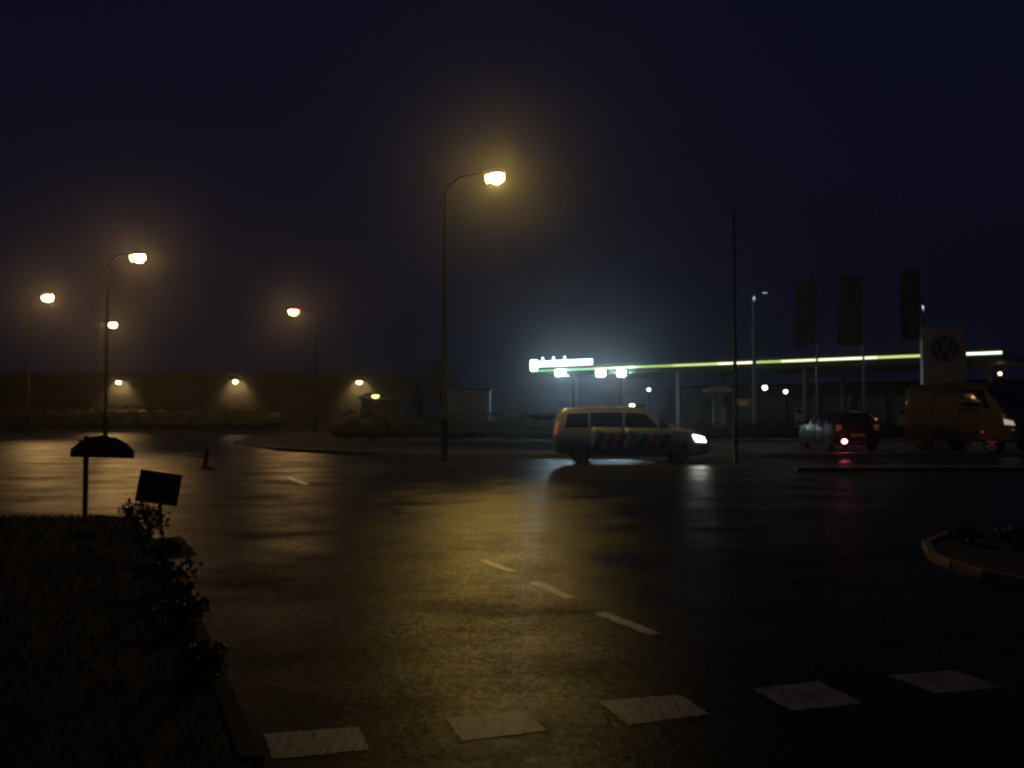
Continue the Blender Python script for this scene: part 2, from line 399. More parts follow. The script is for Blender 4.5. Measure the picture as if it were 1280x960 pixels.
H4 = at(141, 406, 66); street_lamp((H4.x - 1.4, 66.5), H4, 'orange street lamp seen lowest and below the second brightest lamp at left', 1.3)

# ---------------------------------------------------------------- warehouse at the far left with wall lamps
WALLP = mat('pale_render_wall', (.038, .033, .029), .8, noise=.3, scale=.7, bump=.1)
ROOFD = mat('dark_roof', (.04, .04, .045), .7)
def warehouse():
    y0 = 78.0; x0 = at(-60, 500, y0).x; x1 = at(508, 500, y0).x; hz = 4.7
    e = empty('warehouse', ((x0 + x1) / 2, y0, 0), 0, 'long low pale warehouse with downlights over its doors at far left', 'warehouse')
    hw = (x1 - x0) / 2
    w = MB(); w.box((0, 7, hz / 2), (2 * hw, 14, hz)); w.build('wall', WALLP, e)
    r = MB(); r.box((0, 6.9, hz + .15), (2 * hw + .6, 14.8, .30)); r.build('roof', ROOFD, e)
    for px in (60, 215, 372):
        x = at(px, 500, y0).x - (x0 + x1) / 2
        d = MB(); d.box((x, -.04, 1.6), (3.6, .08, 3.2)); do = d.build('roller_door', mat('grey_roller_door', (.045, .045, .048), .6), e)
        for k in range(7):
            s = MB(); s.box((x, -.095, .35 + k * .42), (3.5, .03, .36)); s.build('door_panel', MATS['grey_roller_door'], do)
    for px, py in ((148, 479), (294, 478), (449, 479)):
        p = at(px, py, y0 - .35); lx = p.x - (x0 + x1) / 2; z = p.z
        f = MB(); f.box((lx, -.12, z + .18), (.5, .24, .10)); f.box((lx, -.32, z + .16), (.42, .30, .06)); fo = f.build('wall_lamp', HOUSING, e)
        b = MB(); b.ell((lx, -.32, z + .10), (.22, .13, .16), 12, 6, z0=-.999, z1=0); b.build('lamp_glass', lamp_mat('wall_lamp_glow', (1.0, .72, .32), 55), fo)
        light('SPOT', 'lamp_light', fo, (lx, -.75, z + .45), 480, (1, .68, .28), rot=(R(24), 0, 0), spot_size=R(110), spot_blend=.8, shadow_soft_size=.1)
    return e
warehouse()
# porch lamp with a lit hood, right of the warehouse
sh = empty('shed', (at(476, 500, 70).x, 70, 0), 0, 'small dark shed with a lamp lighting its sloping porch hood right of the warehouse lamps', 'shed')
b = MB(); b.box((0, 2, 1.25), (3.2, 4, 2.5)); b.build('wall', WALLP, sh)
b = MB(); b.add([(-1.8, -.7, 2.45), (1.8, -.7, 2.25), (1.8, 4.2, 2.75), (-1.8, 4.2, 2.95), (-1.8, -.7, 2.53), (1.8, -.7, 2.33), (1.8, 4.2, 2.83), (-1.8, 4.2, 3.03)],
                [(3, 2, 1, 0), (4, 5, 6, 7), (0, 1, 5, 4), (1, 2, 6, 5), (2, 3, 7, 6), (3, 0, 4, 7)]); b.build('roof', ROOFD, sh)
zl = at(470, 496, 69.6).z
f = MB(); f.box((-.4, -.15, zl + .16), (.3, .3, .06)); fo = f.build('porch_lamp', HOUSING, sh)
b = MB(); b.ell((-.4, -.2, zl + .1), (.30, .12, .16), 12, 6, z0=-.999, z1=.0); b.build('lamp_glass', lamp_mat('porch_lamp_glow', (1.0, .66, .25), 9), fo)
light('POINT', 'lamp_light', fo, (-.4, -.45, zl - .1), 40, (1, .68, .28), shadow_soft_size=.08)
# low pale flat building behind the central lamp
ps = empty('pale_shed', (at(584, 500, 60).x, 60, 0), 0, 'low pale flat-roofed shed behind the central lamp post', 'shed')
b = MB(); b.box((0, 2, 1.45), (3.1, 4, 2.9)); b.build('wall', mat('pale_panel_wall', (.17, .175, .18), .6, noise=.1), ps)
b = MB(); b.box((0, 2, 2.98), (3.3, 4.2, .14)); b.build('roof', ROOFD, ps)
for k in range(3):
    b = MB(); b.box((-1 + k * 1.0, -.03, 1.4), (.85, .05, 2.0)); b.build('wall_panel', MATS['pale_panel_wall'], ps)

# ---------------------------------------------------------------- filling station
C = Vector((1.87, 80.5, 0)); B = Vector((31.2, 54.9, 0)); dirv = (B - C).normalized(); nrm = Vector((-dirv.y, dirv.x, 0))
if nrm.y < 0: nrm = -nrm
LEN = (B - C).length; ANG = math.atan2(dirv.y, dirv.x)
st = empty('filling_station_canopy', C, ANG, 'long flat filling station canopy with a thin glowing yellow green edge', 'canopy')
CANG = mat('dark_green_fascia', (.012, .07, .02), .35, noise=.05)
b = MB(); b.box((LEN / 2, 6.5, 5.10), (LEN - .3, 12.6, .62)); b.build('roof', mat('canopy_white_soffit', (.55, .56, .55), .5), st)
b = MB(); b.box((LEN / 2, .05, 5.10), (LEN, .16, .86)); b.build('fascia', CANG, st)
# glowing strip: light boxes end to end, some whiter, some greener, as their tubes are
YG = (0.62, 1.0, .16)
segs = [(0.0, 7.0, (.25, 1.0, .25), .55), (7.0, 11.5, (.72, 1.0, .42), 1.1), (11.5, 15.0, (.50, .85, .12), .75), (15.0, 19.1, (.78, .95, .35), 1.0),
        (19.1, 22.2, (1.0, .98, .72), 1.6), (22.2, 24.3, (.66, .8, .18), .8), (24.3, 27.3, (.95, .98, .66), 1.35), (27.3, 31.2, (1.0, 1.0, .72), 1.5), (31.2, 34.1, (.75, .88, .3), 1.0), (34.1, LEN, (1.0, 1.0, .82), 1.8)]
for i, (s0, s1, c, e_) in enumerate(segs):
    b = MB(); b.box(((s0 + s1) / 2, -.06, 5.18), (s1 - s0 - .012, .07, .165)); b.build('light_strip', lamp_mat('strip_glow_%d' % i, c, e_), st)
for x in (3.0, 14, 25, 36):
    for y in (2.6, 10.4):
        b = MB(); b.box((x, y, 2.4), (.35, .35, 4.8), bevel=.03); b.build('column', mat('column_grey', (.30, .31, .30), .5), st)
# sign of glowing letters on the left end: too blown out to read, so only its blocks
sg = empty('canopy_sign', C, ANG, 'blinding cyan white sign on the left end of the canopy', 'illuminated sign')
CY = lamp_mat('sign_glow', (.62, 1.0, 1.0), 5)
b = MB(); b.box((.35, -.16, 5.72), (.85, .14, 1.0), bevel=.08); b.build('sign_block', CY, sg)
xx = .88
for k, (w, h, up) in enumerate([(.42, .55, 0), (.42, .9, .35), (.40, .55, 0), (.42, .55, 0), (.42, .85, .3), (.4, .55, 0), (.42, .55, 0), (.46, .95, .4), (.44, .6, 0), (.44, .55, 0), (.44, .55, 0), (.44, .6, 0), (.44, .55, 0), (.44, .55, 0)]):
    b = MB(); b.box((xx + w / 2, -.16, 5.55 + .25), (w * .96, .10, .50), bevel=.06)
    if up: b.box((xx + .1, -.16, 5.8 + .42), (.16, .10, .35), bevel=.04)
    b.build('sign_letter', CY, sg); xx += w + .012
b = MB(); b.box((3.6, -.08, 5.52), (7.2, .06, .07)); b.build('sign_rail', CANG, sg)
# floodlights under the front edge
FL = lamp_mat('flood_glow', (.72, .92, 1.0), 70)
def flood(px, py, d, w, label, power):
    p = at(px, py, d); e = empty('floodlight', p, 0, label, 'floodlight', 'white floodlights under the canopy edge')
    b = MB(); b.box((0, .14, .02), (w + .1, .2, .62), bevel=.03); b.build('housing', HOUSING, e)
    b = MB(); b.box((0, .02, 0), (w, .22, .5), bevel=.10); b.build('lamp_glass', FL, e)
    b = MB(); b.tube([(0, .15, .3), (0, .15, 4.82 - p.z + .0)], .03, 6); b.build('bracket', DARKM, e)
    light('AREA', 'lamp_light', e, (0, -.08, 0), power / 17, (.55, .80, 1.0), rot=(R(-86), 0, 0), size=.5, spread=R(120))
flood(703, 466, 78.0, 1.25, 'largest and leftmost white floodlight under the canopy edge below the glowing sign', 9000)
flood(751, 466.5, 74.4, .75, 'middle one of three white floodlights under the canopy edge', 3000)
flood(777, 466.5, 73.2, .68, 'rightmost of the three close white floodlights under the canopy edge', 2500)
# shop behind
so = C + nrm * 16
shop = empty('filling_station_shop', so, ANG, 'dark filling station shop with dim windows behind the pumps', 'shop')
b = MB(); b.box((LEN / 2 + 1, 4, 1.9), (LEN - 8, 8, 3.8)); b.build('wall', mat('shop_cladding', (.10, .12, .10), .6), shop)
b = MB(); b.box((LEN / 2 + 1, 4, 3.9), (LEN - 7.6, 8.4, .22)); b.build('roof', ROOFD, shop)
for k in range(9):
    x = 7.5 + k * 3.0
    f = MB(); f.box((x, -.05, 1.6), (2.6, .08, 2.5)); fo = f.build('window', DARKM, shop)
    g = MB(); g.box((x, -.11, 1.6), (2.4, .03, 2.3)); g.build('pane', mat('shop_glass', (.02, .03, .03), .1, emit=(.45, .6, .35), es=.006, noise=0), fo)
# fuel pumps on islands
def pump(s, t, label):
    p = C + dirv * s + nrm * t; e = empty('fuel_pump', p, ANG, label, 'fuel pump', 'fuel pumps under the canopy')
    b = MB(); b.box((0, 0, .08), (2.6, 1.1, .16), bevel=.03); b.build('plinth', KERB, e)
    b = MB(); b.box((0, 0, .95), (.9, .5, 1.6), bevel=.04); b.build('cabinet', mat('pump_cabinet', (.35, .37, .35), .4), e)
    b = MB(); b.box((0, 0, 1.98), (1.0, .55, .34), bevel=.03); b.build('top_box', CANG, e)
    b = MB(); b.box((0, -.27, 1.45), (.55, .03, .3)); b.build('display', GLASS, e)
    for sgn in (-1, 1):
        b = MB(); b.tube([(sgn * .38, -.28, 1.5), (sgn * .52, -.34, .9), (sgn * .48, -.32, .45), (sgn * .4, -.28, .9)], .02, 6); b.build('hose', RUBBER, e)
for i, (s, lab) in enumerate([(8, 'leftmost fuel pump beneath the canopy behind the patrol car'), (16, 'fuel pump under the canopy above the patrol car headlight'),
                              (23, 'third fuel pump from the left under the canopy'), (31, 'rightmost fuel pump beneath the canopy near the totem')]):
    pump(s, 6.5, lab)
# small white lamps
def small_lamp(px, py, d, label, colr, strength, power, r=.13):
    p = at(px, py, d); e = empty('post_lamp', (p.x, p.y, 0), 0, label, 'lamp', 'small lamps around the filling station')
    b = MB(); b.tube([(0, 0, 0), (0, 0, p.z - r * .8)], .035, 8); b.build('pole', DARKM, e)
    b = MB(); b.ell((0, 0, p.z), (r, r, r), 12, 7, z0=-.999, z1=.999); b.build('lamp_globe', lamp_mat('globe_%s' % px, colr, strength), e, True)
    b = MB(); b.ell((0, 0, p.z + r * .75), (r * 1.2, r * 1.2, r * .4), 12, 4, z0=0, z1=.999); b.build('cap', DARKM, e, True)
small_lamp(811, 487, 66, 'dim white globe lamp right of the floodlights above the patrol car bonnet', (.75, .95, 1), 4, 0, .15)
small_lamp(956, 484.5, 57, 'left one of a pair of small white globe lamps right of the tall pole', (.92, 1, .92), 9, 0, .16)
small_lamp(982, 489.5, 57, 'right and lower one of a pair of small white globe lamps', (.92, 1, .92), 7, 0, .13)
small_lamp(790, 507.5, 48, 'low yellowish globe lamp showing just over the patrol car roof', (1, .85, .45), 9, 0, .15)
small_lamp(1250, 467, 62, 'tiny amber globe lamp below the right end of the canopy', (1, .62, .25), 6, 0, .13)
# mushroom-shaped kiosk shade
kp = at(897, 486, 60); ks = empty('round_shelter', (kp.x, kp.y, 0), 0, 'small mushroom shaped shelter with a pale round roof on a thick stem', 'shelter')
b = MB(); b.ell((0, 0, kp.z - .12), (1.0, 1.0, .3), 20, 5, z0=0, z1=.999); b.prism([(1.0 * math.cos(a * PI / 10), 1.0 * math.sin(a * PI / 10)) for a in range(20)], kp.z - .2, kp.z - .12); b.build('roof', mat('pale_shelter_roof', (.45, .5, .55), .35), ks, True)
b = MB(); b.tube([(0, 0, 0), (0, 0, kp.z - .2)], .32, 14); b.build('stem', mat('stem_concrete', (.22, .22, .2), .7), ks, True)

# tall masts with a bluish spot on their tops
def mast(px, ptop, plen, d, label, side):
    p = at(px, ptop, d); e = empty('light_mast', (p.x, p.y, 0), 0, label, 'light mast', 'light masts behind the canopy')
    b = MB(); b.tube([(0, 0, 0), (0, 0, p.z)], [.16, .11], 10); b.build('pole', mat('white_mast', (.13, .135, .14), .5), e, True)
    b = MB(); b.box((side * .45, -.2, p.z + .05), (.9, .08, .08)); b.box((side * .75, -.3, p.z + .02), (.45, .3, .12)); b.build('lamp_head', HOUSING, e)
    b = MB(); b.box((side * .75, -.3, p.z - .045), (.32, .2, .012)); b.build('lamp_glass', lamp_mat('mast_glow', (.6, .8, 1), 1.2), e)
    light('SPOT', 'lamp_light', e, (side * .05, -.55, p.z - .12), 420, (.62, .82, 1), rot=(R(34), 0, 0), spot_size=R(80), spot_blend=.9, shadow_soft_size=.05)
mast(942, 366, 34, 64, 'tall white light mast with a faint bluish glow over the canopy, left of the flags', 1)
mast(1153, 377, 20, 60, 'white light mast glowing faintly just above the totem corner', -1)

# flags
FLAGM = mat('dim_banner_cloth', (.11, .11, .12), .8, noise=.1, scale=2)
def flag(px_pole, px_free, ptop, pbot, d, label):
    a = at(px_pole, ptop, d); c = at(px_free, pbot, d); e = empty('banner_flag', (a.x, a.y, 0), 0, label, 'flag', 'banner flags beside the totem')
    b = MB(); b.tube([(0, 0, 0), (0, 0, a.z + .25)], [.06, .035], 10); b.build('pole', GALV, e, True)
    w = c.x - a.x; n = 8; m = 14; vs = []; fs = []
    for side in (0, 1):
        for j in range(m + 1):
            for i in range(n + 1):
                u = i / n; v = j / m; ph = px_pole * .1
                vs.append((w * u * (1 - .05 * math.sin(v * 3 + ph)), .10 * u * math.sin(u * 5 + v * 4 + ph) + (.006 if side else 0), a.z - v * (a.z - c.z) + .03 * math.sin(u * 4 + ph)))
    o = (m + 1) * (n + 1)
    for j in range(m):
        for i in range(n):
            k = j * (n + 1) + i; fs.append((k, k + 1, k + n + 2, k + n + 1)); fs.append((o + k, o + k + n + 1, o + k + n + 2, o + k + 1))
    b = MB(); b.add(vs, fs); b.build('cloth', FLAGM, e, True)
    b = MB(); b.tube([(0, 0, a.z + .04), (w, 0, a.z + .04)], .015, 6); b.build('top_bar', GALV, e)
flag(1020, 995, 351, 432, 44, 'leftmost of the three tall dim banner flags above the glowing canopy edge')
flag(1078, 1048, 345, 432, 43, 'middle one of the three tall dim banner flags')
flag(1150, 1127, 336, 426, 42, 'rightmost banner flag, next to the light totem')

# tall plain pole in front of the canopy
p = at(919, 500, 22.6); tp = empty('plain_pole', (p.x, p.y, .08), 0, 'tall thin dark pole that cuts across the glowing canopy edge', 'pole')
b = MB(); b.tube([(0, 0, 0), (0, 0, 1.1)], .062, 12); b.tube([(0, 0, 1.1), (0, 0, 6.6)], [.05, .035], 12); b.build('shaft', DARKM, tp, True)
b = MB(); b.tube([(0, 0, -.0), (0, 0, .03)], .16, 12); b.build('base_plate', DARKM, tp)
b = MB(); b.ell((0, 0, 6.6), (.06, .06, .05), 10, 5, z0=-.9, z1=.999); b.build('cap', DARKM, tp)

# ---------------------------------------------------------------- dealer totem with round emblem
tx = at(1181, 500, 38); tot = empty('totem_sign', (tx.x, 38, 0), R(-6), 'wide grey totem with a round emblem cutting off the canopy light', 'sign')
TOTM = mat('totem_panel', (.34, .35, .36), .55, noise=.08, scale=1.5)
TOTS = mat('totem_side', (.20, .20, .21), .5)
top = at(1181, 408, 38).z
b = MB(); b.box((0, .16, top / 2), (1.80, .30, top), bevel=.03); b.build('core', TOTS, tot)
zs = [0.12, 1.32, 2.55, top - .02]
for k in range(3):
    b = MB(); b.box((0, -.02, (zs[k] + zs[k + 1]) / 2), (1.84, .06, zs[k + 1] - zs[k] - .015), bevel=.008); b.build('front_panel', TOTM, tot)
b = MB(); b.box((0, .16, .06), (2.1, .6, .14), bevel=.02); b.build('plinth', KERB, tot)
ez = at(1181, 436, 38).z; er = .60
EMB = mat('emblem_dark_blue', (.03, .045, .10), .3, noise=.05); EML = mat('emblem_silver', (.36, .37, .38), .3, .5, noise=.05)
b = MB(); N = 40
disc = [(er * math.cos(2 * PI * i / N), er * math.sin(2 * PI * i / N)) for i in range(N)]
Mx = Matrix.Translation((0, -.05, ez)) @ Matrix.Rotation(PI / 2, 4, 'X')
def ex(poly, z0, z1, mb):
    t = MB(); t.prism(poly, z0, z1); mb.add([Mx @ Vector(v) for v in t.v], t.f)
ex(disc, 0.001, .04, b); emb = b.build('emblem', EMB, tot)
b = MB(); vs = []; fs = []
for i in range(N):
    a = 2 * PI * i / N
    for r, z in ((er * .99, .0405), (er * .99, .06), (er * .90, .06), (er * .90, .0405)): vs.append(Mx @ Vector((r * math.cos(a), r * math.sin(a), z)))
for i in range(N):
    for k in range(4):
        i2 = (i + 1) % N; k2 = (k + 1) % 4; fs.append((i * 4 + k, i * 4 + k2, i2 * 4 + k2, i2 * 4 + k))
b.add(vs, fs); b.build('emblem_ring', EML, emb)
def stroke(p, q, w, mb, z=.058):
    p = Vector(p) * er; q = Vector(q) * er; d = (q - p).normalized(); n = Vector((-d.y, d.x)) * w * er / 2
    pl = [p - n, q - n, q + n, p + n]; ex([(v.x, v.y) for v in pl], .0405, z, mb)
b = MB(); stroke((-.34, .80), (-.02, .10), .15, b); stroke((.34, .80), (.02, .10), .15, b, .0585); b.build('emblem_letter', EML, emb)
b = MB(); stroke((-.72, .42), (-.34, -.74), .15, b, .059); stroke((.72, .42), (.34, -.74), .15, b, .0595)
stroke((-.34, -.70), (-.04, .02), .15, b, .0600); stroke((.34, -.70), (.04, .02), .15, b, .0605); b.build('emblem_letter', EML, emb)

# ---------------------------------------------------------------- vehicles
def lerp_table(T, x):
    if x <= T[0][0]: return T[0][1:]
    for a, b in zip(T, T[1:]):
        if x <= b[0]:
            t = (x - a[0]) / (b[0] - a[0]); return tuple(a[i] + (b[i] - a[i]) * t for i in range(1, len(a)))
    return T[-1][1:]
class Car:
    """stations: x, z bottom, z belt, z top, half width, half roof width; x runs rear -> front, wheels at wr, wf"""
    def __init__(s, T, wr, wf, rad): s.T = T; s.wr = wr; s.wf = wf; s.rad = rad
    def sec(s, x):
        zb, zl, zt, hw, hr = lerp_table(s.T, x); hb = hw * .97
        return [(0, zb), (hw * .88, zb), (hw * .975, zb + .07), (hw, zb + (zl - zb) * .42), (hw * .995, zb + (zl - zb) * .7), (hb, zl),
                (hb + (hr - hb) * .35, zl + (zt - zl) * .42), (hr + (hb - hr) * .16, zl + (zt - zl) * .80), (hr * .93, zt - (zt - zl) * .06), (hr * .6, zt - .006), (0, zt)]
    def yw(s, x, z):
        P = s.sec(x)[1:9]
        for a, b in zip(P, P[1:]):
            if a[1] <= z <= b[1] and b[1] > a[1]: return a[0] + (b[0] - a[0]) * (z - a[1]) / (b[1] - a[1])
        return P[0][0] if z < P[0][1] else P[-1][0]
    def side(s, quad, off, side, nx=8, nz=4, th=.0):
        """quad of (x,z) corners: laid on the flank, off metres proud"""
        mb = MB(); vs = []; fs = []
        for j in range(nz + 1):
            for i in range(nx + 1):
                u = i / nx; v = j / nz
                x = (quad[0][0] * (1 - u) + quad[1][0] * u) * (1 - v) + (quad[3][0] * (1 - u) + quad[2][0] * u) * v
                z = (quad[0][1] * (1 - u) + quad[1][1] * u) * (1 - v) + (quad[3][1] * (1 - u) + quad[2][1] * u) * v
                vs.append((x, side * (s.yw(x, z) + off), z))
        for j in range(nz):
            for i in range(nx):
                k = j * (nx + 1) + i; f = (k, k + 1, k + nx + 2, k + nx + 1); fs.append(f if side < 0 else f[::-1])
        mb.add(vs, fs)
        # thin rim back to the flank
        rim = [i for i in range(nx + 1)] + [(j + 1) * (nx + 1) - 1 for j in range(1, nz + 1)] + [nz * (nx + 1) + i for i in range(nx - 1, -1, -1)] + [j * (nx + 1) for j in range(nz - 1, 0, -1)]
        o = len(mb.v); mb.v += [(vs[i][0], vs[i][1] - side * (off + .004), vs[i][2]) for i in rim]
        for k in range(len(rim)):
            k2 = (k + 1) % len(rim); f = (rim[k], o + k, o + k2, rim[k2]); mb.f.append(f if side < 0 else f[::-1]); mb.m.append(0)
        return mb
    def top(s, xa, xb, ka, kb, off, nx=6, ny=8):
        """patch over the top between xa and xb (windscreen, rear window), ka/kb the share of the roof width"""
        mb = MB(); vs = []; fs = []
        for j in range(nx + 1):
            x = xa + (xb - xa) * j / nx; k_ = ka + (kb - ka) * j / nx; zb, zl, zt, hw, hr = lerp_table(s.T, x)
            z2 = lerp_table(s.T, x + .01)[2]; sl = (z2 - zt) / .01; nl = math.sqrt(1 + sl * sl)
            for i in range(ny + 1):
                y = (i / ny * 2 - 1) * hr * k_; P = s.sec(x)[8:]
                zz = None
                for a, b in zip(P, P[1:]):
                    if b[0] <= abs(y) <= a[0]: zz = a[1] + (b[1] - a[1]) * (a[0] - abs(y)) / max(1e-6, a[0] - b[0])
                if zz is None: zz = P[0][1]
                vs.append((x - sl / nl * off, y, zz + off / nl))
        for j in range(nx):
            for i in range(ny):
                k = j * (ny + 1) + i; fs.append((k, k + ny + 1, k + ny + 2, k + 1))
        mb.add(vs, fs); return mb
    def body(s, name, m, parent):
        xs = []; T = s.T
        for a, b in zip(T, T[1:]):
            n = max(1, int((b[0] - a[0]) / .09)); xs += [a[0] + (b[0] - a[0]) * k / n for k in range(n)]
        xs.append(T[-1][0]); vs = []; fs = []
        for x in xs:
            P = s.sec(x); ring = [(x, -y, z) for y, z in P] + [(x, y, z) for y, z in reversed(P[1:-1])]; vs += ring; n = len(ring)
        for i in range(len(xs) - 1):
            for k in range(n):
                k2 = (k + 1) % n; fs.append((i * n + k, (i + 1) * n + k, (i + 1) * n + k2, i * n + k2))
        fs.append(tuple(range(n))); fs.append(tuple(reversed(range((len(xs) - 1) * n, len(xs) * n))))
        mb = MB(); mb.add(vs, fs); o = mb.build(name, m, parent)
        bm = bmesh.new(); bm.from_mesh(o.data); bmesh.ops.recalc_face_normals(bm, faces=bm.faces); bm.to_mesh(o.data); bm.free()
        cut = MB()
        for wx in (s.wr, s.wf): cut.tube([(wx, -1.2, s.rad + .01), (wx, -s.T[len(s.T) // 2][4] + .25, s.rad + .01)], s.rad + .055, 28); cut.tube([(wx, s.T[len(s.T) // 2][4] - .25, s.rad + .01), (wx, 1.2, s.rad + .01)], s.rad + .055, 28)
        c = cut.build('wheel_cut', m)
        bm = bmesh.new(); bm.from_mesh(c.data); bmesh.ops.recalc_face_normals(bm, faces=bm.faces); bm.to_mesh(c.data); bm.free()
        md = o.modifiers.new('arch', 'BOOLEAN'); md.object = c; md.operation = 'DIFFERENCE'; md.solver = 'EXACT'
        bpy.context.view_layer.update()
        dg = bpy.context.evaluated_depsgraph_get(); me = bpy.data.meshes.new_from_object(o.evaluated_get(dg)); o.modifiers.clear(); o.data = me
        bpy.data.objects.remove(c)
        me.shade_smooth()
        try: me.set_sharp_from_angle(angle=R(32))
        except Exception: pass
        return o
def wheel(parent, x, y, r, w, side):
    t = MB(); prof = [(r * .62, -w / 2), (r * .94, -w / 2), (r, -w / 2 + .03), (r, w / 2 - .03), (r * .94, w / 2), (r * .62, w / 2)]; n = 28; vs = []; fs = []
    for i in range(n):
        a = 2 * PI * i / n
        for q, yy in prof: vs.append((x + q * math.cos(a), y + yy, r + q * math.sin(a)))
    k = len(prof)
    for i in range(n):
        for j in range(k):
            i2 = (i + 1) % n; j2 = (j + 1) % k; fs.append((i * k + j, i2 * k + j, i2 * k + j2, i * k + j2))
    t.add(vs, fs); wo = t.build('wheel', RUBBER, parent, True)
    d = MB(); ys = y + side * (w / 2 - .035)
    M = Matrix.Translation((x, ys, r)) @ Matrix.Rotation(-side * PI / 2, 4, 'X')
    disc = MB(); disc.prism([(r * .62 * math.cos(2 * PI * i / 24), r * .62 * math.sin(2 * PI * i / 24)) for i in range(24)], -.05, -.03); d.add([M @ Vector(v) for v in disc.v], disc.f, 1)
    for q in range(5):
        a = 2 * PI * q / 5 + .3; sp = MB(); sp.box((r * .33, 0, 0), (r * .60, r * .17, .03)); Rz = M @ Matrix.Rotation(a, 4, 'Z'); d.add([Rz @ Vector(v) for v in sp.v], sp.f)
    ring = MB(); N2 = 24
    for i in range(N2):
        a = 2 * PI * i / N2
        for rr, zz in ((r * .64, -.03), (r * .64, .015), (r * .57, .010), (r * .57, -.03)): ring.v.append((rr * math.cos(a), rr * math.sin(a), zz))
    for i in range(N2):
        for j in range(4): i2 = (i + 1) % N2; j2 = (j + 1) % 4; ring.f.append((i * 4 + j, i2 * 4 + j, i2 * 4 + j2, i * 4 + j2))
    d.add([M @ Vector(v) for v in ring.v], ring.f)
    d.build('rim', [RIM, DARKM], wo)
def box_part(name, m, parent, c, size, bevel=.01, rz=0, M=None):
    b = MB(); b.box(c, size, rz, bevel=bevel, M=M); return b.build(name, m, parent)
def mirror_arm(parent, x, y, z, s, m):
    b = MB(); b.ell((x, s * (y + .13), z + .05), (.055, .11, .085), 12, 8, z0=-.999, z1=.999); b.tube([(x, s * (y - .03), z - .02), (x, s * (y + .06), z + .02)], .022, 6); b.build('wing_mirror', m, parent, True)

# --- the patrol car: a white MPV seen from its right side, nose to the right
T = [(0.00, .42, .70, .80, .62, .55), (.04, .36, .92, 1.05, .80, .66), (.12, .30, .98, 1.46, .87, .66), (.30, .26, .99, 1.63, .895, .66), (.75, .22, .98, 1.655, .90, .665), (1.6, .20, .96, 1.69, .90, .67),
     (2.3, .20, .94, 1.675, .90, .665), (2.62, .20, .93, 1.60, .90, .65), (3.02, .20, .93, 1.33, .90, .68), (3.42, .20, .94, 1.07, .895, .74), (3.60, .21, .935, .995, .89, .78), (3.95, .22, .88, .93, .87, .76), (4.18, .25, .80, .84, .82, .70), (4.33, .30, .66, .72, .74, .62), (4.40, .34, .56, .60, .62, .52)]
T = [(x, a, b_ * (.97 if b_ > .8 else 1), max(c * (.95 if c > 1 else .98), b_ + .012), d, e) for x, a, b_, c, d, e in T]
pol = Car(T, .80, 3.50, .315)
WHITE = mat('police_white_paint', (.33, .36, .41), .28, coat=.6, noise=.03)
CARANG = R(-7)
c_ = gd(790, 578); cdist = 24.6
pc = empty('patrol_car', (at(790, 578, cdist).x - 2.2 * math.cos(CARANG), cdist - 2.2 * math.sin(CARANG) + .35, 0), CARANG, 'white police people carrier with red and blue diagonal stripes and headlights on', 'police car')
pol.body('body', WHITE, pc)
for sd in (-1, 1):
    for q in ([(.36, 1.00), (1.02, 1.00), (1.02, 1.50), (.46, 1.48)], [(1.08, 1.02), (1.98, 1.00), (1.98, 1.51), (1.08, 1.51)], [(2.05, 1.00), (2.98, .99), (2.56, 1.45), (2.05, 1.51)], [(3.05, .99), (3.32, .985), (3.12, 1.16), (2.98, 1.28)]):
        pol.side(q, .004, sd).build('side_window', GLASS, pc, True)
    for q in ([(1.12, .34), (2.0, .34), (2.0, .99), (1.12, 1.00)], [(2.03, .34), (3.02, .34), (3.02, .97), (2.03, .99)]):
        d = pol.side(q, .006, sd); do = d.build('door', WHITE, pc, True)
        hx = q[0][0] + .12; pol.side([(hx, .86), (hx + .18, .86), (hx + .18, .89), (hx, .89)], .03, sd, 2, 1).build('door_handle', DARKM, do)
    # diagonal striping
    cols = [mat('stripe_red', (.22, .05, .03), .35, noise=.03), mat('stripe_blue', (.012, .02, .09), .35, noise=.03)]
    for k in range(8):
        x0 = 1.0 + k * .30
        if x0 < 1.1: continue
        pol.side([(x0 - .18, .38), (x0 - .01, .38), (x0 + .22, .82), (x0 + .05, .82)], .0095 + .0003 * (k % 2), sd, 3, 4).build('stripe', cols[k % 2], pc)
    pol.side([(.06, .80), (.14, .78), (.20, 1.12), (.14, 1.20)], .012, sd, 3, 4).build('tail_light', lamp_mat('tail_light_dim', (1, .10, .05), .12), pc)
    # headlight wraps round the corner
    hl = pol.side([(3.98, .62), (4.27, .60), (4.20, .73), (3.90, .80)], .012, sd, 5, 3).build('headlight', lamp_mat('headlight_glow', (1, .97, .88), 16), pc)
    mirror_arm(pc, 3.02, .90, 1.02, sd, DARKM)
    for wx in (pol.wr, pol.wf): wheel(pc, wx, sd * .785, .315, .205, sd)
    light('SPOT', 'headlight_beam', pc, (4.5, sd * .60, .62), 18, (1, .95, .85), rot=(0, R(-86), 0), spot_size=R(50), spot_blend=.6, shadow_soft_size=.06)
    pol.side([(1.18, .30), (3.05, .30), (3.05, .345), (1.18, .345)], .02, sd).build('sill', DARKM, pc)
pol.top(2.60, 3.44, .97, 1.0, .006).build('windscreen', GLASS, pc, True)
pol.top(.14, .36, .93, .95, .006).build('rear_window', GLASS, pc, True)
b = MB(); b.box((4.375, 0, .40), (.06, .9, .12), bevel=.02); b.build('grille', DARKM, pc)
b = MB(); b.box((4.425, 0, .36), (.015, .52, .11)); b.build('number_plate', mat('yellow_number_plate', (.55, .38, .03), .4, noise=.05), pc)
b = MB(); b.tube([(.3, 0, 1.58), (.12, 0, 1.80)], .008, 5); b.build('aerial', DARKM, pc)

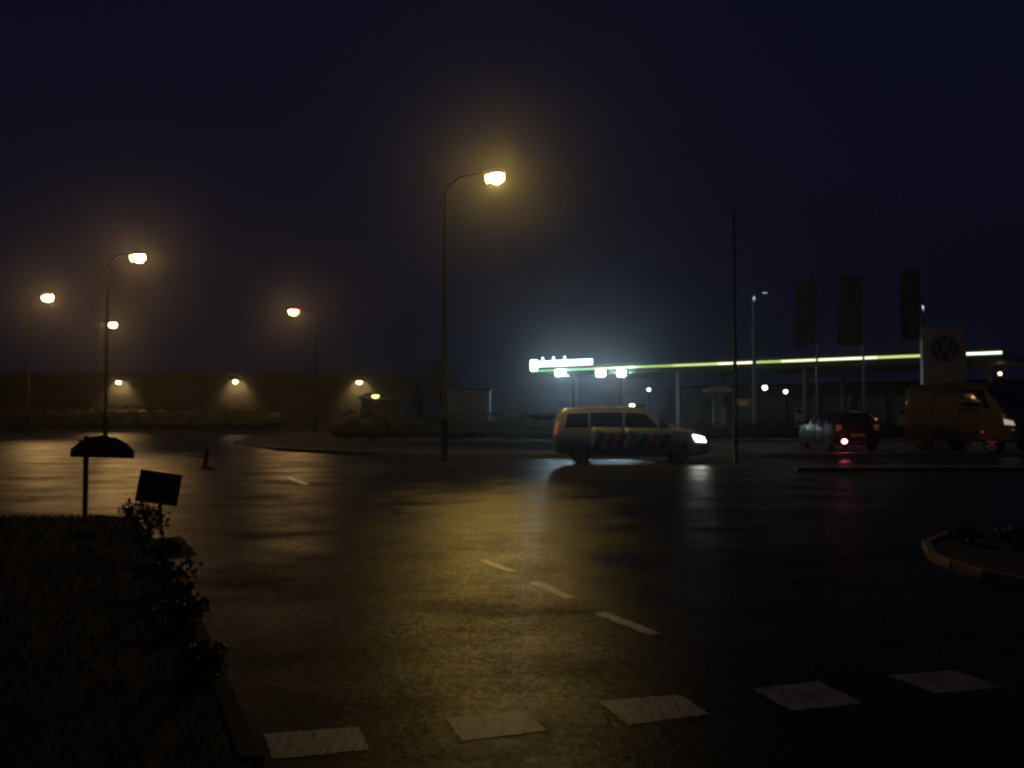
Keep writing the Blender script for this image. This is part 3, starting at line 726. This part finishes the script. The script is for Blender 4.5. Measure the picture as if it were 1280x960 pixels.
# --- dark hatchback seen from behind with one red rear light
T2 = [(0.00, .42, .66, .74, .60, .50), (.05, .34, .90, .98, .80, .62), (.16, .27, .93, 1.16, .86, .64), (.45, .22, .93, 1.40, .875, .62), (.9, .20, .92, 1.455, .88, .63), (1.9, .19, .90, 1.46, .88, .63), (2.3, .19, .90, 1.38, .88, .62), (3.0, .20, .91, .98, .875, .72), (3.5, .22, .86, .90, .86, .74), (3.95, .28, .72, .76, .78, .66), (4.1, .34, .55, .60, .62, .5)]
DARKP = mat('dark_car_paint', (.010, .010, .014), .3, coat=.4, noise=.03)
def hatch(loc, rz, label, group, paint, lit):
    h = Car(T2, .72, 3.28, .30); e = empty('hatchback_car', loc, rz, label, 'car', group); h.body('body', paint, e)
    for sd in (-1, 1):
        for q in ([(.42, .97), (.95, .97), (.95, 1.34), (.60, 1.33)], [(1.0, .97), (1.75, .96), (1.75, 1.35), (1.0, 1.35)], [(1.8, .96), (2.8, .95), (2.32, 1.30), (1.8, 1.35)]): h.side(q, .004, sd).build('side_window', GLASS, e, True)
        for q in ([(1.0, .33), (1.77, .33), (1.77, .93), (1.0, .94)], [(1.80, .33), (2.78, .33), (2.78, .92), (1.80, .93)]): h.side(q, .005, sd).build('door', paint, e, True)
        red = lamp_mat('tail_dark_red', (1, .05, .02), .02)
        b = MB(); b.box((.055, sd * .66, .86), (.07, .20, .22), bevel=.03); b.build('tail_light', red, e)
        if lit:
            on = sd > 0
            b = MB(); b.ell((-.005, sd * .50, .38), (.05, .11, .075), 14, 6, z0=-.999, z1=.999); b.build('rear_fog_light' if on else 'reversing_light', lamp_mat('fog_light_red', (1, .12, .16), 60) if on else GLASS, e, True)
        b = MB(); b.ell((3.99, sd * .60, .62), (.10, .13, .08), 12, 6, z0=-.999, z1=.999); b.build('headlight', GLASS, e, True)
        mirror_arm(e, 2.42, .87, .99, sd, paint)
        for wx in (h.wr, h.wf): wheel(e, wx, sd * .77, .30, .19, sd)
    h.top(2.32, 2.98, .97, 1.0, .006).build('windscreen', GLASS, e, True)
    h.top(.14, .44, .93, .95, .006).build('rear_window', GLASS, e, True)
    b = MB(); b.box((.0, 0, .60), (.02, .50, .11)); b.build('number_plate', MATS['yellow_number_plate'], e)
    b = MB(); b.box((.03, 0, .38), (.12, 1.30, .14), bevel=.03); b.build('bumper', DARKM, e)
    return e
hp = at(1073, 560, 30.7)
dk = hatch((hp.x, 30.7, 0), R(90), 'dark hatchback seen from behind with one red rear fog light on', 'dark cars beyond the cross road', DARKP, True)
am = at(1098, 524, 30.5); b = MB(); b.ell((-.01 + .0, -(am.x - hp.x), am.z), (.03, .05, .04), 10, 5, z0=-.999, z1=.999); b.build('indicator', lamp_mat('indicator_amber', (1, .35, .04), .5), dk)

# --- pale van at the right, three-quarter view, nose to the right
T3 = [(0, .5, .9, 1.2, .85, .75), (.05, .45, 1.5, 2.3, .95, .85), (.2, .42, 1.55, 2.45, .98, .88), (1.5, .4, 1.55, 2.5, 1.0, .9), (3.0, .4, 1.52, 2.47, 1.0, .88), (3.35, .4, 1.5, 2.35, 1.0, .86), (4.0, .4, 1.45, 1.62, .98, .86), (4.25, .42, 1.2, 1.4, .96, .84), (4.5, .45, 1.1, 1.2, .9, .8), (4.6, .5, .8, .9, .8, .7)]
van = Car(T3, .85, 3.65, .36)
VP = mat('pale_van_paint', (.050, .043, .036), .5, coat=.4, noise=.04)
van_n = at(1262, 530, 29.0); ve = empty('panel_van', (van_n.x - 4.6 * math.cos(R(66)) + .9, 29.0 + 4.6 * math.sin(R(66)), 0), R(-66), 'tall pale panel van parked at right beyond the cross road, nose to the right', 'van')
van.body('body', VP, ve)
for sd in (-1, 1):
    for q in ([(2.5, 1.62), (3.60, 1.58), (3.32, 2.20), (2.5, 2.26)],): van.side(q, .004, sd).build('side_window', GLASS, ve, True)
    for q in ([(2.45, .50), (3.18, .50), (3.18, 1.54), (2.45, 1.56)], [(1.32, .50), (2.40, .50), (2.40, 2.3), (1.32, 2.3)]): van.side(q, .006, sd).build('door', VP, ve, True)
    van.side([(4.16, 1.0), (4.48, .98), (4.42, 1.12), (4.12, 1.20)], .012, sd, 4, 3).build('headlight', lamp_mat('van_headlight_dim', (1, .9, .85), .35) if sd < 0 else GLASS, ve)
    van.side([(.07, 1.0), (.14, 1.0), (.14, 1.4), (.07, 1.4)], .012, sd, 2, 3).build('tail_light', mat('red_lens', (.3, .01, .01), .3), ve)
    mirror_arm(ve, 3.5, 1.0, 1.62, sd, DARKM)
    for wx in (van.wr, van.wf): wheel(ve, wx, sd * .86, .36, .21, sd)
van.top(3.38, 3.98, .97, .98, .006).build('windscreen', GLASS, ve, True)
b = MB(); b.box((4.58, 0, .62), (.10, 1.5, .22), bevel=.03); b.build('bumper', DARKM, ve)
b = MB(); b.box((4.64, 0, .62), (.015, .5, .11)); b.build('number_plate', MATS['yellow_number_plate'], ve)

# ---------------------------------------------------------------- left foreground furniture
# low sign board with an arched top on a single post, seen from behind
q0 = gd(107, 652); sd_ = 11.5
sgn = empty('arched_sign', (at(107, 600, sd_).x, sd_, .03), 0, 'low dark signboard with an arched top on a single post at left', 'sign')
b = MB(); b.tube([(0, 0, 0), (0, 0, at(107, 545, sd_).z - .03)], .032, 12); b.build('post', DARKM, sgn, True)
prof = [(88, 571), (168, 573), (167, 563), (158, 554), (145, 547), (128, 544), (112, 546), (101, 552), (89, 561)]
org = at(107, 600, sd_)
pts = [((at(x, y, sd_ - .06).x - org.x), (at(x, y, sd_ - .06).z - .03)) for x, y in prof]
b = MB(); n = len(pts)
b.add([(x, -.07, z) for x, z in pts] + [(x, -.045, z) for x, z in pts], [tuple(range(n)), tuple(reversed(range(n, 2 * n)))] + [(i, n + i, n + (i + 1) % n, (i + 1) % n) for i in range(n)])
b.build('board', mat('dark_sign_back', (.028, .026, .030), .6), sgn)
zc = sum(z for x, z in pts) / n
b = MB(); b.box((.0, -.040, zc - .04), (.16, .02, .03)); b.box((.0, -.040, zc + .06), (.16, .02, .03)); b.build('clamp', GALV, sgn)
# dark tilted square board on a short post
bd = 10.9; bp = at(200, 610, bd)
bo = empty('square_board', (bp.x, bd, .02), 0, 'dark square board tilted on a short post above the shrubs of the left verge', 'sign')
cz = bp.z - .02
Mb = Matrix.Translation((0, -.05, cz)) @ Matrix.Rotation(R(10), 4, 'Y') @ Matrix.Rotation(R(14), 4, 'Z')
b = MB(); b.box((0, 0, 0), (.45, .05, .36), M=Mb, bevel=.015); b.build('board', MATS['dark_sign_back'], bo)
b = MB(); b.box((0, 0, 0), (.50, .02, .40), M=Mb @ Matrix.Translation((0, .04, 0)), bevel=.008); b.build('backing_frame', DARKM, bo)
b = MB(); b.tube([(.0, .02, 0), (.0, .02, cz)], .025, 10); b.build('post', DARKM, bo, True)
# small red cone on the road
cpn = gd(259, 586); cn = empty('traffic_cone', (cpn.x, cpn.y, 0), .3, 'small dark red traffic cone standing alone on the left road', 'traffic cone')
b = MB(); b.box((0, 0, .02), (.34, .34, .035), bevel=.01); b.build('base', RUBBER, cn)
b = MB(); b.tube([(0, 0, .035), (0, 0, .50)], [.13, .03], 16); b.build('cone', mat('cone_red', (.12, .012, .012), .5), cn, True)
b = MB(); b.tube([(0, 0, .27), (0, 0, .36)], [.083, .064], 16); b.build('band', mat('cone_band_dull', (.05, .03, .03), .6), cn, True)

# ---------------------------------------------------------------- damp night air
b = MB(); b.box((0, 585, 6.7), (2440, 1250, 15.6)); hz = b.build('haze', [])
hm = bpy.data.materials.new('haze_air'); hm.use_nodes = True; t = hm.node_tree; t.nodes.clear()
out = t.nodes.new('ShaderNodeOutputMaterial'); pv = t.nodes.new('ShaderNodeVolumePrincipled')
pv.inputs['Color'].default_value = (.92, .93, .95, 1); pv.inputs['Density'].default_value = .0012; pv.inputs['Anisotropy'].default_value = .91
t.links.new(pv.outputs[0], out.inputs['Volume']); hz.data.materials.append(hm)
tag(hz, 'thin damp night air over the junction', 'haze', kind='stuff')
